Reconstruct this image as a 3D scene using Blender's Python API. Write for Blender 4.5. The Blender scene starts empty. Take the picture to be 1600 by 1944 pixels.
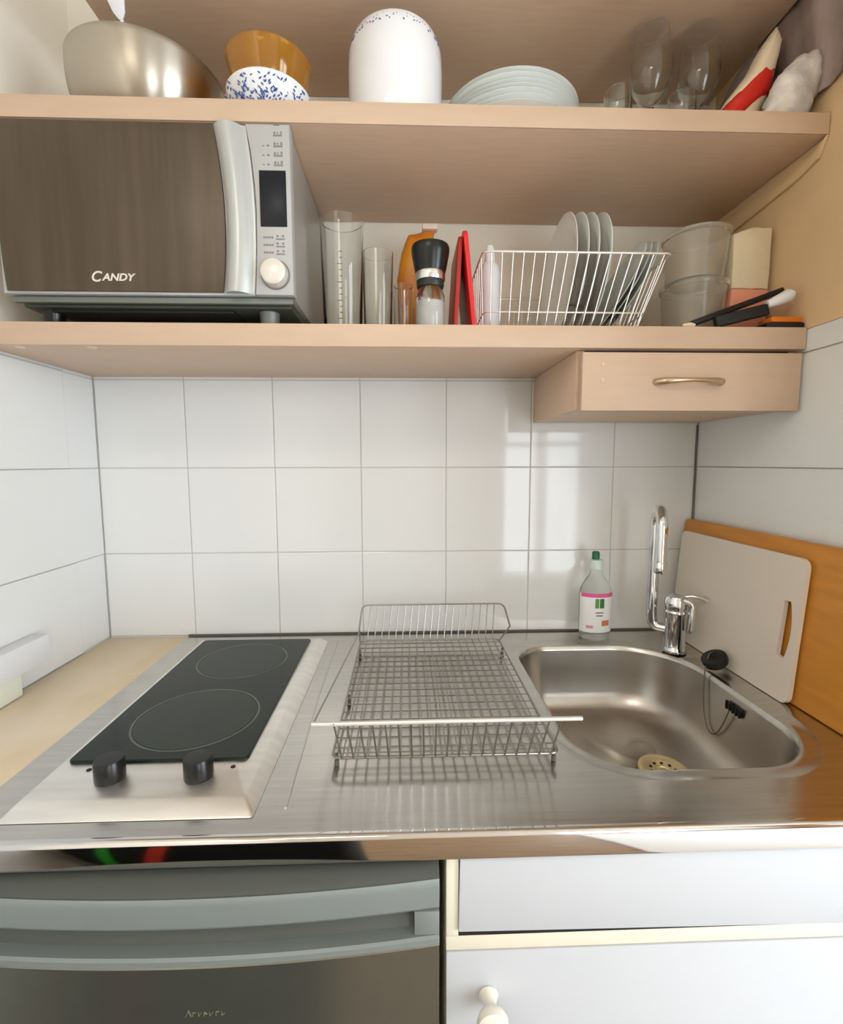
import bpy, bmesh, math, random
from mathutils import Vector, Matrix
random.seed(7)
PI = math.pi
C = bpy.context.scene.collection
sc = bpy.context.scene

# ------------------------------------------------------------------ camera
cam_d = bpy.data.cameras.new('camera')
cam = bpy.data.objects.new('camera', cam_d); C.objects.link(cam)
cam_d.sensor_fit = 'HORIZONTAL'; cam_d.sensor_width = 36.0
cam_d.lens = 915.23 * 36.0 / 1600.0
cam_d.clip_start = 0.02
R_ = Vector((0.99941096, -0.03424726, -0.00220589))
U_ = Vector((0.005636, 0.10038673, 0.99493253))
F_ = Vector((0.03385227, 0.9943589, -0.10052061))
M = Matrix(((R_.x, U_.x, -F_.x, 0.70282), (R_.y, U_.y, -F_.y, -1.13756), (R_.z, U_.z, -F_.z, 0.40958), (0, 0, 0, 1)))
cam.matrix_world = M
sc.camera = cam

# ------------------------------------------------------------------ world, lights, exposure
W = bpy.data.worlds.new('world'); sc.world = W; W.use_nodes = True
W.node_tree.nodes['Background'].inputs[0].default_value = (0.95, 0.97, 1.0, 1)
W.node_tree.nodes['Background'].inputs[1].default_value = 1.0
WINDOW_STRENGTH = 7.5
FILL_WINDOW_STRENGTH = 11.0
fill_lamp = bpy.data.lights.new('fill_light', 'AREA')  # unseen lamp, added for general fill light
fill_lamp.shape = 'DISK'; fill_lamp.size = 0.5; fill_lamp.energy = 9.0
fill_lamp.color = (1.0, 0.92, 0.82)
clo = bpy.data.objects.new('fill_light', fill_lamp); C.objects.link(clo)
clo.location = (0.35, -1.9, 1.47)
sc.view_settings.view_transform = 'Standard'
sc.view_settings.look = 'None'
sc.view_settings.gamma = 1.0
sc.view_settings.use_curve_mapping = False
sc.view_settings.exposure = -0.18

# ------------------------------------------------------------------ materials
def s2l(c):
    c = c / 255.0
    return c / 12.92 if c <= 0.04045 else ((c + 0.055) / 1.055) ** 2.4
def col(r, g, b): return (s2l(r), s2l(g), s2l(b), 1)
MATS = {}
def mat(name, rgb, rough=0.5, metal=0.0, trans=0.0, ior=1.45, emit=None, estr=0.0, coat=0.0, alpha=1.0,
        noise=None, bump=None, spec=None, aniso=0.0):
    """noise=(scale, amount, stretch xyz) mixes a slightly different tone; bump=(scale, strength)"""
    m = bpy.data.materials.new(name); m.use_nodes = True
    nt = m.node_tree; b = nt.nodes['Principled BSDF']
    b.inputs['Base Color'].default_value = rgb
    b.inputs['Roughness'].default_value = rough
    b.inputs['Metallic'].default_value = metal
    b.inputs['IOR'].default_value = ior
    b.inputs['Transmission Weight'].default_value = trans
    b.inputs['Coat Weight'].default_value = coat
    b.inputs['Alpha'].default_value = alpha
    if spec is not None: b.inputs['Specular IOR Level'].default_value = spec
    if aniso: b.inputs['Anisotropic'].default_value = aniso
    if emit:
        b.inputs['Emission Color'].default_value = emit
        b.inputs['Emission Strength'].default_value = estr
    if noise or bump:
        tc = nt.nodes.new('ShaderNodeTexCoord')
    if noise:
        sc_, amt, st = noise[:3]
        mp = nt.nodes.new('ShaderNodeMapping'); mp.inputs['Scale'].default_value = st
        nz = nt.nodes.new('ShaderNodeTexNoise'); nz.inputs['Scale'].default_value = sc_
        nz.inputs['Detail'].default_value = 4
        rmp = nt.nodes.new('ShaderNodeMapRange')
        rmp.inputs['From Min'].default_value = 0.35; rmp.inputs['From Max'].default_value = 0.65
        mx = nt.nodes.new('ShaderNodeMix'); mx.data_type = 'RGBA'
        c2 = noise[3] if len(noise) > 3 else tuple(x * (1 - amt) for x in rgb[:3]) + (1,)
        mx.inputs['A'].default_value = rgb; mx.inputs['B'].default_value = c2
        nt.links.new(tc.outputs['Object'], mp.inputs['Vector'])
        nt.links.new(mp.outputs[0], nz.inputs['Vector'])
        nt.links.new(nz.outputs['Fac'], rmp.inputs['Value'])
        nt.links.new(rmp.outputs[0], mx.inputs['Factor'])
        nt.links.new(mx.outputs['Result'], b.inputs['Base Color'])
    if bump:
        nz2 = nt.nodes.new('ShaderNodeTexNoise'); nz2.inputs['Scale'].default_value = bump[0]
        nz2.inputs['Detail'].default_value = 3
        mp2 = nt.nodes.new('ShaderNodeMapping')
        mp2.inputs['Scale'].default_value = bump[2] if len(bump) > 2 else (1, 1, 1)
        bp = nt.nodes.new('ShaderNodeBump'); bp.inputs['Strength'].default_value = bump[1]
        bp.inputs['Distance'].default_value = 0.002
        nt.links.new(tc.outputs['Object'], mp2.inputs['Vector'])
        nt.links.new(mp2.outputs[0], nz2.inputs['Vector'])
        nt.links.new(nz2.outputs['Fac'], bp.inputs['Height'])
        nt.links.new(bp.outputs[0], b.inputs['Normal'])
    if aniso:
        b.inputs['Anisotropic Rotation'].default_value = 0.25
        tg = nt.nodes.new('ShaderNodeTangent'); tg.direction_type = 'RADIAL'; tg.axis = 'Z'
        nt.links.new(tg.outputs[0], b.inputs['Tangent'])
    MATS[name] = m
    return m

TILE = mat('white_glazed_tile', col(231, 231, 229), 0.06, bump=(9, 0.02), noise=(3, 0.02, (1, 1, 1)))
GROUT = mat('grey_grout', col(200, 197, 190), 0.9)
GROUTD = mat('dark_grout', col(120, 112, 100), 0.9)
PAINT = mat('cream_paint', col(248, 240, 226), 0.8, bump=(60, 0.15))
TANP = mat('tan_paint', col(230, 196, 150), 0.85, bump=(25, 0.3), noise=(4, 0.08, (1, 1, 1)))
ROOMW = mat('room_white', col(226, 218, 205), 0.85)
ROOMT = mat('room_tan', col(176, 140, 104), 0.8)
FLOORM = mat('wood_floor', col(158, 130, 102), 0.45, noise=(6, 0.35, (1, 12, 1)))
LAM = mat('beech_laminate', col(221, 190, 162), 0.42, noise=(14, 0.06, (1, 9, 9)))
LAME = mat('beech_edge', col(207, 179, 153), 0.45, noise=(10, 0.05, (1, 6, 6)))
STEEL = mat('brushed_steel', (0.62, 0.60, 0.565, 1), 0.21, 1.0, noise=(30, 0.10, (0.3, 4, 1)), bump=(60, 0.05, (0.2, 3, 1)))
STEELB = mat('bowl_steel', (0.52, 0.49, 0.45, 1), 0.30, 1.0, noise=(8, 0.12, (1, 1, 1)), bump=(40, 0.06))
STEELH = mat('hob_steel', (0.90, 0.88, 0.84, 1), 0.40, 1.0, noise=(20, 0.10, (0.4, 3, 1)))
LIPM = mat('polished_lip', (0.70, 0.68, 0.66, 1), 0.07, 1.0)
CHROME = mat('chrome', (0.72, 0.73, 0.74, 1), 0.06, 1.0)
WIRE = mat('steel_wire', (0.34, 0.33, 0.31, 1), 0.30, 1.0)
WIREL = mat('light_wire', (0.82, 0.80, 0.76, 1), 0.35, 0.7)
HOBG = mat('hob_glass', col(28, 37, 32), 0.16, spec=0.28, noise=(5, 0.12, (1, 1, 1)))
ZONE = mat('cooking_zone', col(52, 60, 55), 0.3, spec=0.25, noise=(9, 0.08, (1, 1, 1)))
ZRING = mat('zone_ring', col(84, 96, 86), 0.3)
BLACK = mat('black_plastic', col(16, 17, 17), 0.28)
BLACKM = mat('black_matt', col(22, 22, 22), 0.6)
RUBBER = mat('black_rubber', col(14, 14, 14), 0.5)
DOORG = mat('oven_door_glass', col(92, 79, 64), 0.34, 0.15, spec=.3, noise=(5, 0.25, (9, 1, 0.6)))
SILV = mat('silver_plastic', col(186, 188, 186), 0.33, 0.35)
PANEL = mat('panel_silver', col(180, 179, 177), 0.45, 0.1)
GREYM = mat('grey_metal', col(120, 124, 118), 0.5, 0.4)
DARKM = mat('dark_metal', col(52, 56, 52), 0.4, 0.5)
DISP = mat('display_glass', col(22, 26, 34), 0.35, spec=.3)
KNOBM = mat('knob_silver', col(226, 218, 208), 0.3, 0.15)
INK = mat('legend_ink', col(130, 128, 124), 0.6)
LETTER = mat('silver_letter', col(222, 216, 204), 0.35, 0.2)
FRIDGE = mat('fridge_grey', (0.22, 0.22, 0.185, 1), 0.24, 0.75, noise=(60, 0.05, (1, 1, 1)))
FRIDGEL = mat('fridge_trim_grey', (0.25, 0.275, 0.265, 1), 0.5, 0.25)
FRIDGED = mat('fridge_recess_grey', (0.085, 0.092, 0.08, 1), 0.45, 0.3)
CABW = mat('cabinet_white', col(205, 207, 211), 0.45)
CABE = mat('cabinet_cream_edge', col(238, 230, 210), 0.5)
FILL = mat('filler_cream', col(232, 218, 196), 0.38, noise=(4, 0.14, (2, 1, 1), col(222, 200, 164)))
WPLAS = mat('white_plastic', col(232, 232, 236), 0.4)
PORC = mat('white_porcelain', col(236, 236, 238), 0.14, coat=0.3)
PORCG = mat('greenish_porcelain', col(232, 236, 232), 0.12, coat=0.3)
BLUE = mat('blue_glaze', col(70, 96, 160), 0.25)
AMBER = mat('amber_glass', (0.95, 0.52, 0.08, 1), 0.04, trans=0.85, ior=1.45)
GLASS = mat('clear_glass', (0.96, 0.98, 0.97, 1), 0.03, trans=1.0, ior=1.45)
GLASSG = mat('greenish_glass', (0.82, 0.90, 0.86, 1), 0.08, trans=0.3, ior=1.45)
PLAST = mat('clear_tub_plastic', (0.93, 0.90, 0.82, 1), 0.12, trans=0.88, ior=1.3)
SALT = mat('white_salt', col(232, 230, 226), 0.8, bump=(600, 0.5))
YEL = mat('amber_packet', col(222, 146, 28), 0.35, noise=(8, 0.25, (1, 1, 1), col(196, 98, 30)))
RED = mat('red_plastic', col(214, 38, 40), 0.35)
REDD = mat('dark_red_plastic', col(168, 34, 24), 0.4)
REDB = mat('red_printed_film', col(205, 38, 28), 0.25)
CREAM = mat('cream_film', col(228, 208, 178), 0.35)
PINK = mat('pink_print', col(226, 150, 124), 0.5, noise=(14, 0.12, (1, 1, 1)))
PAPER = mat('cream_paper', col(226, 210, 178), 0.7, noise=(16, 0.10, (1, 1, 1)))
BAGW = mat('white_bag', col(244, 236, 226), 0.35, noise=(22, 0.3, (1, 1, 1), col(178, 172, 166)), bump=(45, 1.0))
BAGG = mat('grey_bag', col(146, 132, 124), 0.45, noise=(9, 0.2, (1, 1, 1), col(104, 94, 90)), bump=(24, 0.8))
ORANGE = mat('orange_plastic', col(222, 116, 26), 0.4)
BAMBOO = mat('bamboo', col(208, 138, 52), 0.4, noise=(9, 0.16, (1, 1, 7)))
WBOARD = mat('white_board', col(226, 214, 200), 0.45)
GREEN = mat('green_cap', col(24, 96, 66), 0.35)
LGREEN = mat('leaf_green', col(96, 150, 70), 0.5)
MAGENTA = mat('pink_stripe', col(226, 92, 150), 0.5)
LABELW = mat('label_white', col(240, 240, 238), 0.45)
ORB = mat('orange_print', col(214, 130, 86), 0.5)
LIQ = mat('clear_soap', (0.95, 0.97, 0.93, 1), 0.10, trans=0.85, ior=1.12)
SEAL = mat('grey_sealant', col(96, 92, 84), 0.7)
PROPCLOTH = mat('prop_black_cloth', col(20, 20, 20), 0.85)
GREENS = mat('green_strap', col(60, 190, 60), 0.6)
REDS = mat('red_strap', col(220, 60, 40), 0.6)

# ------------------------------------------------------------------ helpers
def setp(o, label=None, cat=None, group=None, kind=None):
    if label: o['label'] = label
    if cat: o['category'] = cat
    if group: o['group'] = group
    if kind: o['kind'] = kind
    return o
def thing(name, loc, label, cat, group=None):
    o = bpy.data.objects.new(name, None); C.objects.link(o)
    o.empty_display_size = 0.02
    o.location = loc
    return setp(o, label, cat, group)
def wloc(p):
    v = Vector((0, 0, 0))
    while p is not None:
        v += Vector(p.location); p = p.parent
    return v
def obj(name, bm, m, parent=None, smooth=40, label=None, local=False):
    """link a bmesh made in world coordinates as one mesh; with a parent it is moved into the parent's space"""
    if parent is not None and not local:
        bmesh.ops.translate(bm, verts=bm.verts, vec=-wloc(parent))
    me = bpy.data.meshes.new(name)
    bmesh.ops.recalc_face_normals(bm, faces=bm.faces)
    bm.to_mesh(me); bm.free()
    for mm in (m if isinstance(m, (list, tuple)) else [m]): me.materials.append(mm)
    if smooth:
        me.polygons.foreach_set('use_smooth', [True] * len(me.polygons))
        me.set_sharp_from_angle(angle=math.radians(smooth))
    o = bpy.data.objects.new(name, me); C.objects.link(o)
    if parent is not None: o.parent = parent
    if label: o['label'] = label
    return o
def solo(name, bm, m, label, cat, group=None, smooth=40, origin=None):
    if origin is not None:
        bmesh.ops.translate(bm, verts=bm.verts, vec=-Vector(origin))
    o = obj(name, bm, m, None, smooth)
    if origin is not None: o.location = origin
    return setp(o, label, cat, group)
def struct(name, bm, m, smooth=40):
    o = obj(name, bm, m, None, smooth); o['kind'] = 'structure'; return o
def NB(): return bmesh.new()
def box(bm, x0, x1, y0, y1, z0, z1, bev=0.0, seg=2, rot=None, mi=0):
    x0, x1 = min(x0, x1), max(x0, x1); y0, y1 = min(y0, y1), max(y0, y1); z0, z1 = min(z0, z1), max(z0, z1)
    t = bmesh.new()
    bmesh.ops.create_cube(t, size=1)
    for v in t.verts:
        v.co = Vector(((x0 + x1) / 2 + v.co.x * (x1 - x0), (y0 + y1) / 2 + v.co.y * (y1 - y0), (z0 + z1) / 2 + v.co.z * (z1 - z0)))
    if bev > 0:
        bmesh.ops.bevel(t, geom=list(t.edges), offset=bev, segments=seg, affect='EDGES', profile=0.5)
    if rot is not None:
        bmesh.ops.transform(t, matrix=rot, verts=t.verts)
    merge(bm, t, mi)
    return bm
def merge(bm, t, mi=0):
    base = len(bm.verts)
    vs = [bm.verts.new(v.co) for v in t.verts]
    t.verts.index_update()
    for f in t.faces:
        try:
            nf = bm.faces.new([vs[v.index] for v in f.verts]); nf.material_index = mi
        except ValueError: pass
    t.free()
def lathe(bm, prof, cx, cy, n=40, ex=1.0, ey=1.0, mi=0, closed=False, rot=None):
    """prof: list of (r, z)"""
    t = bmesh.new()
    rings = []
    for r, z in prof:
        if r < 1e-6: rings.append([t.verts.new((cx, cy, z))])
        else: rings.append([t.verts.new((cx + ex * r * math.cos(2 * PI * k / n), cy + ey * r * math.sin(2 * PI * k / n), z)) for k in range(n)])
    prs = list(zip(rings, rings[1:]))
    if closed: prs.append((rings[-1], rings[0]))
    for a, b in prs:
        for k in range(n):
            k2 = (k + 1) % n
            q = [a[k % len(a)], a[k2 % len(a)], b[k2 % len(b)], b[k % len(b)]]
            u = []
            for v in q:
                if v not in u: u.append(v)
            if len(u) >= 3:
                try: t.faces.new(u)
                except ValueError: pass
    if rot is not None: bmesh.ops.transform(t, matrix=rot, verts=t.verts)
    merge(bm, t, mi)
    return bm
def cyl(bm, cx, cy, z0, z1, r, n=32, bev=0.0, mi=0, rot=None):
    if bev > 0: p = [(0, z0), (r - bev, z0), (r, z0 + bev), (r, z1 - bev), (r - bev, z1), (0, z1)]
    else: p = [(0, z0), (r, z0), (r, z1), (0, z1)]
    return lathe(bm, p, cx, cy, n, mi=mi, rot=rot)
def tube(bm, pts, r, n=8, cyc=False, mi=0, caps=True, radii=None):
    pts = [Vector(p) for p in pts]; N = len(pts)
    tang = []
    for i in range(N):
        if cyc: d = pts[(i + 1) % N] - pts[i - 1]
        else: d = pts[min(i + 1, N - 1)] - pts[max(i - 1, 0)]
        tang.append(d.normalized())
    up = Vector((0, 0, 1)) if abs(tang[0].z) < 0.9 else Vector((1, 0, 0))
    nrm = (up - tang[0] * up.dot(tang[0])).normalized()
    rings = []
    for i in range(N):
        nrm = (nrm - tang[i] * nrm.dot(tang[i]))
        if nrm.length < 1e-6: nrm = tang[i].orthogonal()
        nrm.normalize(); b = tang[i].cross(nrm)
        rr = radii[i] if radii else r
        rings.append([bm.verts.new(pts[i] + nrm * rr * math.cos(2 * PI * k / n) + b * rr * math.sin(2 * PI * k / n)) for k in range(n)])
    for i in range(N if cyc else N - 1):
        a, b = rings[i], rings[(i + 1) % N]
        for k in range(n):
            f = bm.faces.new([a[k], a[(k + 1) % n], b[(k + 1) % n], b[k]]); f.material_index = mi
    if caps and not cyc:
        for rg in (rings[0], rings[-1]):
            f = bm.faces.new(rg); f.material_index = mi
    return bm
def rounded(pts, rad, seg=5):
    """round the corners of an open polyline"""
    pts = [Vector(p) for p in pts]; out = [pts[0]]
    for i in range(1, len(pts) - 1):
        a, b, c = pts[i - 1], pts[i], pts[i + 1]
        r = min(rad, (a - b).length * .49, (c - b).length * .49)
        p0 = b + (a - b).normalized() * r; p1 = b + (c - b).normalized() * r
        for k in range(seg + 1):
            t = k / seg
            out.append(p0 * (1 - t) ** 2 + b * 2 * t * (1 - t) + p1 * t * t)
    out.append(pts[-1]); return out
def rrect(x0, x1, y0, y1, radii, seg=8):
    """rounded rectangle outline ccw; radii = (x1y1, x0y1, x0y0, x1y0)"""
    P = []
    cs = [(x1, y1, 0, radii[0]), (x0, y1, 90, radii[1]), (x0, y0, 180, radii[2]), (x1, y0, 270, radii[3])]
    for cx, cy, a0, r in cs:
        ox = cx - r if a0 in (0, 270) else cx + r
        oy = cy - r if a0 in (0, 90) else cy + r
        for k in range(seg + 1):
            a = math.radians(a0 + 90 * k / seg)
            P.append((ox + r * math.cos(a), oy + r * math.sin(a)))
    return P
def prism(bm, pts, axis, a, b, bev=0.0, mi=0, rot=None, seg=2):
    """extrude a 2-D outline along an axis; pts are the two other coordinates in order (x,y / x,z / y,z)"""
    t = bmesh.new()
    def mk(p, d):
        return {'z': (p[0], p[1], d), 'y': (p[0], d, p[1]), 'x': (d, p[0], p[1])}[axis]
    A = [t.verts.new(mk(p, a)) for p in pts]; B = [t.verts.new(mk(p, b)) for p in pts]
    t.faces.new(A); t.faces.new(list(reversed(B)))
    n = len(pts)
    for i in range(n): t.faces.new([A[i], B[i], B[(i + 1) % n], A[(i + 1) % n]])
    bmesh.ops.recalc_face_normals(t, faces=t.faces)
    if bev > 0:
        ed = [e for e in t.edges if (e.verts[0] in A and e.verts[1] in A) or (e.verts[0] in B and e.verts[1] in B)]
        bmesh.ops.bevel(t, geom=ed, offset=bev, segments=seg, affect='EDGES', profile=0.5)
    if rot is not None: bmesh.ops.transform(t, matrix=rot, verts=t.verts)
    merge(bm, t, mi)
    return bm
def rot_about(p, axis, deg):
    return Matrix.Translation(p) @ Matrix.Rotation(math.radians(deg), 4, axis) @ Matrix.Translation(-Vector(p))
def blob(bm, cx, cy, cz, sx, sy, sz, n=24, power=2.6, seed=0, amp=0.0, rot=None, mi=0):
    """soft pillow: superellipsoid with a little crumple"""
    rnd = random.Random(seed)
    ph = [rnd.uniform(0, 6.28) for _ in range(12)]
    t = bmesh.new()
    bmesh.ops.create_uvsphere(t, u_segments=n * 2, v_segments=n, radius=1)
    e = 2.0 / power
    for v in t.verts:
        x, y, z = v.co
        f = lambda q: math.copysign(abs(q) ** e, q)
        d = 1 + amp * (math.sin(5 * x + ph[0]) * math.sin(6 * z + ph[1]) + .6 * math.sin(11 * z + ph[2] + 3 * x) * math.sin(8 * y + ph[3]) + .4 * math.sin(17 * x + 9 * z + ph[4]))
        v.co = Vector((cx + sx * f(x) * d, cy + sy * f(y) * d, cz + sz * f(z) * d))
    if rot is not None: bmesh.ops.transform(t, matrix=rot, verts=t.verts)
    merge(bm, t, mi)
    return bm
def text_mesh(s, size, ext=0.0004, bold=0.0, shear=0.0):
    cu = bpy.data.curves.new('t', 'FONT'); cu.body = s; cu.size = size; cu.extrude = ext
    cu.offset = bold; cu.shear = shear; cu.align_x = 'LEFT'
    o = bpy.data.objects.new('t', cu); C.objects.link(o)
    dg = bpy.context.evaluated_depsgraph_get(); dg.update()
    me = bpy.data.meshes.new_from_object(o.evaluated_get(dg))
    bm = bmesh.new(); bm.from_mesh(me)
    bpy.data.objects.remove(o); bpy.data.meshes.remove(me); bpy.data.curves.remove(cu)
    return bm
def on_front(bm, x, y, z):
    """lay text (made in xy) upright facing -y at x, y, z"""
    bmesh.ops.transform(bm, matrix=Matrix.Translation((x, y, z)) @ Matrix.Rotation(PI / 2, 4, 'X'), verts=bm.verts)
    return bm

# ================================================================== THE SETTING
def tiles_bm(u0, u1, offs, z1, axis, pos, sgn, z_rows, seed):
    """real tiles with bevelled edges set in grout; axis 'y' = back wall (u is x), axis 'x' = side wall (u is y)"""
    rnd = random.Random(seed)
    bm = NB()
    g = 0.0010
    us = [u0] + [o for o in offs if u0 + .004 < o < u1 - .004] + [u1]
    zs = z_rows
    for i in range(len(us) - 1):
        for j in range(len(zs) - 1):
            a, b = us[i] + g, us[i + 1] - g; c, d = zs[j] + g, zs[j + 1] - g
            t = bmesh.new(); bmesh.ops.create_cube(t, size=1)
            for v in t.verts:
                uu = (a + b) / 2 + v.co.x * (b - a); zz = (c + d) / 2 + v.co.z * (d - c)
                dep = v.co.y * 0.006 - 0.003 * 0
                if axis == 'y': v.co = Vector((uu, pos + dep + .0035, zz))
                else: v.co = Vector((pos - sgn * (dep + .0035), uu, zz))
            bmesh.ops.bevel(t, geom=list(t.edges), offset=0.0012, segments=2, affect='EDGES', profile=0.5)
            ctr = Vector(((a + b) / 2, pos + .0035, (c + d) / 2)) if axis == 'y' else Vector((pos - sgn * .0035, (a + b) / 2, (c + d) / 2))
            bmesh.ops.transform(t, matrix=rot_about(ctr, 'Z', rnd.uniform(-.10, .10)) @ rot_about(ctr, 'X' if axis == 'y' else 'Y', rnd.uniform(-.10, .10)), verts=t.verts)
            merge(bm, t, 0)
    return bm
ZR = [-0.2, 0.0, 0.2, 0.4, 0.6, 0.64]
bm = tiles_bm(0.0, 1.4, [.2, .4, .6, .8, 1.0, 1.2], .64, 'y', 0.0, 1, ZR, 3)
box(bm, -0.1, 1.5, 0.0022, 0.1, -0.9, 0.64, mi=1)
box(bm, -0.1, 1.5, 0.0, 0.1, 0.64, 1.6, mi=2)
struct('wall_back', bm, [TILE, GROUT, PAINT], 0)
bm = tiles_bm(-1.1, 0.0, [-.098, -.298, -.498, -.698, -.898], .64, 'x', 0.0, 1, ZR, 5)
box(bm, -0.1, -0.0022, -3.2, 0.0, -0.9, 0.64, mi=1)
box(bm, -0.1, 0.0, -3.2, -1.1, -0.9, 0.64, mi=2)
box(bm, -0.1, 0.0, -3.2, 0.0, 0.64, 1.6, mi=2)
struct('wall_left', bm, [TILE, GROUT, PAINT], 0)
bm = tiles_bm(-0.66, 0.0, [-.2, -.4, -.6], .64, 'x', 1.4, -1, ZR, 8)
box(bm, 1.4022, 1.5, -0.66, 0.0, -0.9, 0.64, mi=1)
box(bm, 1.4, 1.5, -0.66, 0.0, 0.64, 1.6, mi=2)
box(bm, 1.4015, 1.5, -0.67, -0.66, -0.9, 1.6, mi=2)
struct('wall_right', bm, [TILE, GROUT, TANP], 0)
# rest of the room behind the camera
bm = box(NB(), 1.5, 3.0, -0.67, -0.57, -0.9, 1.6)
struct('wall_side', bm, ROOMT)
bm = NB()
VY0, VY1, VZ0, VZ1 = -2.75, -1.35, -0.55, 1.25
box(bm, 2.9, 3.0, -3.3, VY0, -0.9, 1.6); box(bm, 2.9, 3.0, VY1, -0.67, -0.9, 1.6)
box(bm, 2.9, 3.0, VY0, VY1, -0.9, VZ0); box(bm, 2.9, 3.0, VY0, VY1, VZ1, 1.6)
struct('wall_far', bm, ROOMT)
bm = NB()
WX0, WX1, WZ0, WZ1 = 1.55, 2.35, -0.75, 0.95
box(bm, -0.1, WX0, -3.3, -3.2, -0.9, 1.6); box(bm, WX1, 3.0, -3.3, -3.2, -0.9, 1.6)
box(bm, WX0, WX1, -3.3, -3.2, -0.9, WZ0); box(bm, WX0, WX1, -3.3, -3.2, WZ1, 1.6)
struct('wall_rear', bm, ROOMW)
bm = box(NB(), -0.1, 3.0, -3.3, 0.1, -1.0, -0.9)
struct('floor', bm, FLOORM)
bm = box(NB(), -0.1, 3.0, -3.3, 0.1, 1.6, 1.7)
struct('ceiling', bm, ROOMW)
bm = NB()
for x0, x1, z0, z1 in [(WX0, WX0 + .06, WZ0, WZ1), (WX1 - .06, WX1, WZ0, WZ1), (WX0, WX1, WZ0, WZ0 + .06), (WX0, WX1, WZ1 - .06, WZ1), ((WX0 + WX1) / 2 - .045, (WX0 + WX1) / 2 + .045, WZ0, WZ1), (WX0, WX1, .55, .59)]:
    box(bm, x0, x1, -3.27, -3.21, z0, z1, .004)
win = struct('window_1', bm, WPLAS)
SKY = mat('daylight_pane', (1, 1, 1, 1), 0.5, emit=(0.82, 0.92, 1.0, 1), estr=WINDOW_STRENGTH)
FILLPANE = mat('fill_window_pane', (1, 1, 1, 1), 0.5, emit=(0.80, 0.91, 1.0, 1), estr=FILL_WINDOW_STRENGTH)
obj('pane', box(NB(), WX0 + .02, WX1 - .02, -3.262, -3.258, WZ0 + .02, WZ1 - .02), SKY, win, 0)
bm = NB()
for y0, y1, z0, z1 in [(VY0, VY0 + .06, VZ0, VZ1), (VY1 - .06, VY1, VZ0, VZ1), (VY0, VY1, VZ0, VZ0 + .06), (VY0, VY1, VZ1 - .06, VZ1), ((VY0 + VY1) / 2 - .045, (VY0 + VY1) / 2 + .045, VZ0, VZ1)]:
    box(bm, 2.91, 2.97, y0, y1, z0, z1, .004)
fill_win = struct('fill_window', bm, WPLAS)  # unseen window, added to light the left wall and left tiles
obj('pane', box(NB(), 2.958, 2.962, VY0 + .02, VY1 - .02, VZ0 + .02, VZ1 - .02), FILLPANE, fill_win, 0)  # pane of the added unseen window
# dark joint where the worktop meets the tiles
bm = box(NB(), 0.185, 1.395, -0.006, -0.0005, 0.0005, 0.0035)
struct('trim_1', bm, SEAL)
struct('trim_3', box(NB(), 1.3955, 1.3985, -.0025, -.0003, .0035, .4985), GROUTD)
# ragged plaster left along the right wall under the top shelf
bm = NB()
pl = [(-.315, .9425), (-.30, .935), (-.282, .928), (-.262, .935), (-.245, .925), (-.2, .931), (-.15, .928), (-.1, .922), (-.075, .931), (-.05, .925), (-.01, .922), (-.01, .90), (-.06, .89), (-.12, .895), (-.2, .90), (-.26, .905), (-.30, .915)]
prism(bm, pl, 'x', 1.3935, 1.3999, 0.002)
struct('trim_2', bm, TANP)

# filler board between worktop and left wall
solo('filler_board', box(NB(), 0.003, 0.1845, -0.628, -0.003, -0.03, -0.0005, .0015), FILL,
     'cream filler board between left tiled wall and steel worktop', 'board')

# ================================================================== WORKTOP WITH SINK
wt = thing('sink_worktop', (0.79, -0.32, -0.03), 'stainless steel kitchenette worktop with pressed round-cornered sink bowl', 'worktop')
sx0, sx1, sy0, sy1 = 0.945, 1.298, -0.532, -0.093
def ring(off, seg=14, rr=(.145, .075, .10, .11)):
    return rrect(sx0 - off, sx1 + off, sy0 - off, sy1 + off, tuple(max(r + off, .012) for r in rr), seg)
def skin(bm, rings, close_bottom=False):
    """rings: list of lists of Vector, loft"""
    vr = [[bm.verts.new(p) for p in r] for r in rings]
    for a, b in zip(vr, vr[1:]):
        n = len(a)
        for k in range(n): bm.faces.new([a[k], a[(k + 1) % n], b[(k + 1) % n], b[k]])
    if close_bottom: bm.faces.new(vr[-1])
    return vr
bm = NB()
cxs, cys = (sx0 + sx1) / 2, (sy0 + sy1) / 2
X0, X1, Y0, Y1 = 0.185, 1.3985, -0.634, -0.0065
inner = ring(0.032)
outer = []
for (x, y) in inner:
    dx, dy = x - cxs, y - cys
    t = min((X1 - cxs) / dx if dx > 1e-9 else 1e9, (X0 - cxs) / dx if dx < -1e-9 else 1e9,
            (Y1 - cys) / dy if dy > 1e-9 else 1e9, (Y0 - cys) / dy if dy < -1e-9 else 1e9)
    outer.append([cxs + dx * t, cys + dy * t])
for cxx, cyy in [(X0, Y0), (X0, Y1), (X1, Y0), (X1, Y1)]:      # snap the nearest point onto each corner
    k = min(range(len(outer)), key=lambda i: (outer[i][0] - cxx) ** 2 + (outer[i][1] - cyy) ** 2)
    outer[k] = [cxx, cyy]
R = [[Vector((x, y, 0)) for x, y in outer], [Vector((x, y, 0)) for x, y in inner]]
for off, z in [(.029, -.0004), (.024, -.0026), (.012, -.0030), (.008, -.0030), (.003, -.0042), (0, -.0075), (-.0015, -.013)]:
    R.append([Vector((x, y, z)) for x, y in ring(off)])
skin(bm, R)
obj('top_sheet', bm, STEEL, wt, 30)
bm = NB()
R = []
for off, z in [(-.0015, -.013), (-.006, -.06), (-.012, -.105), (-.022, -.128), (-.038, -.141), (-.060, -.146), (-.10, -.149)]:
    R.append([Vector((x, y, z)) for x, y in ring(off)])
dcx, dcy = 1.172, -0.325
last = R[-1]
n = len(last)
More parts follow.
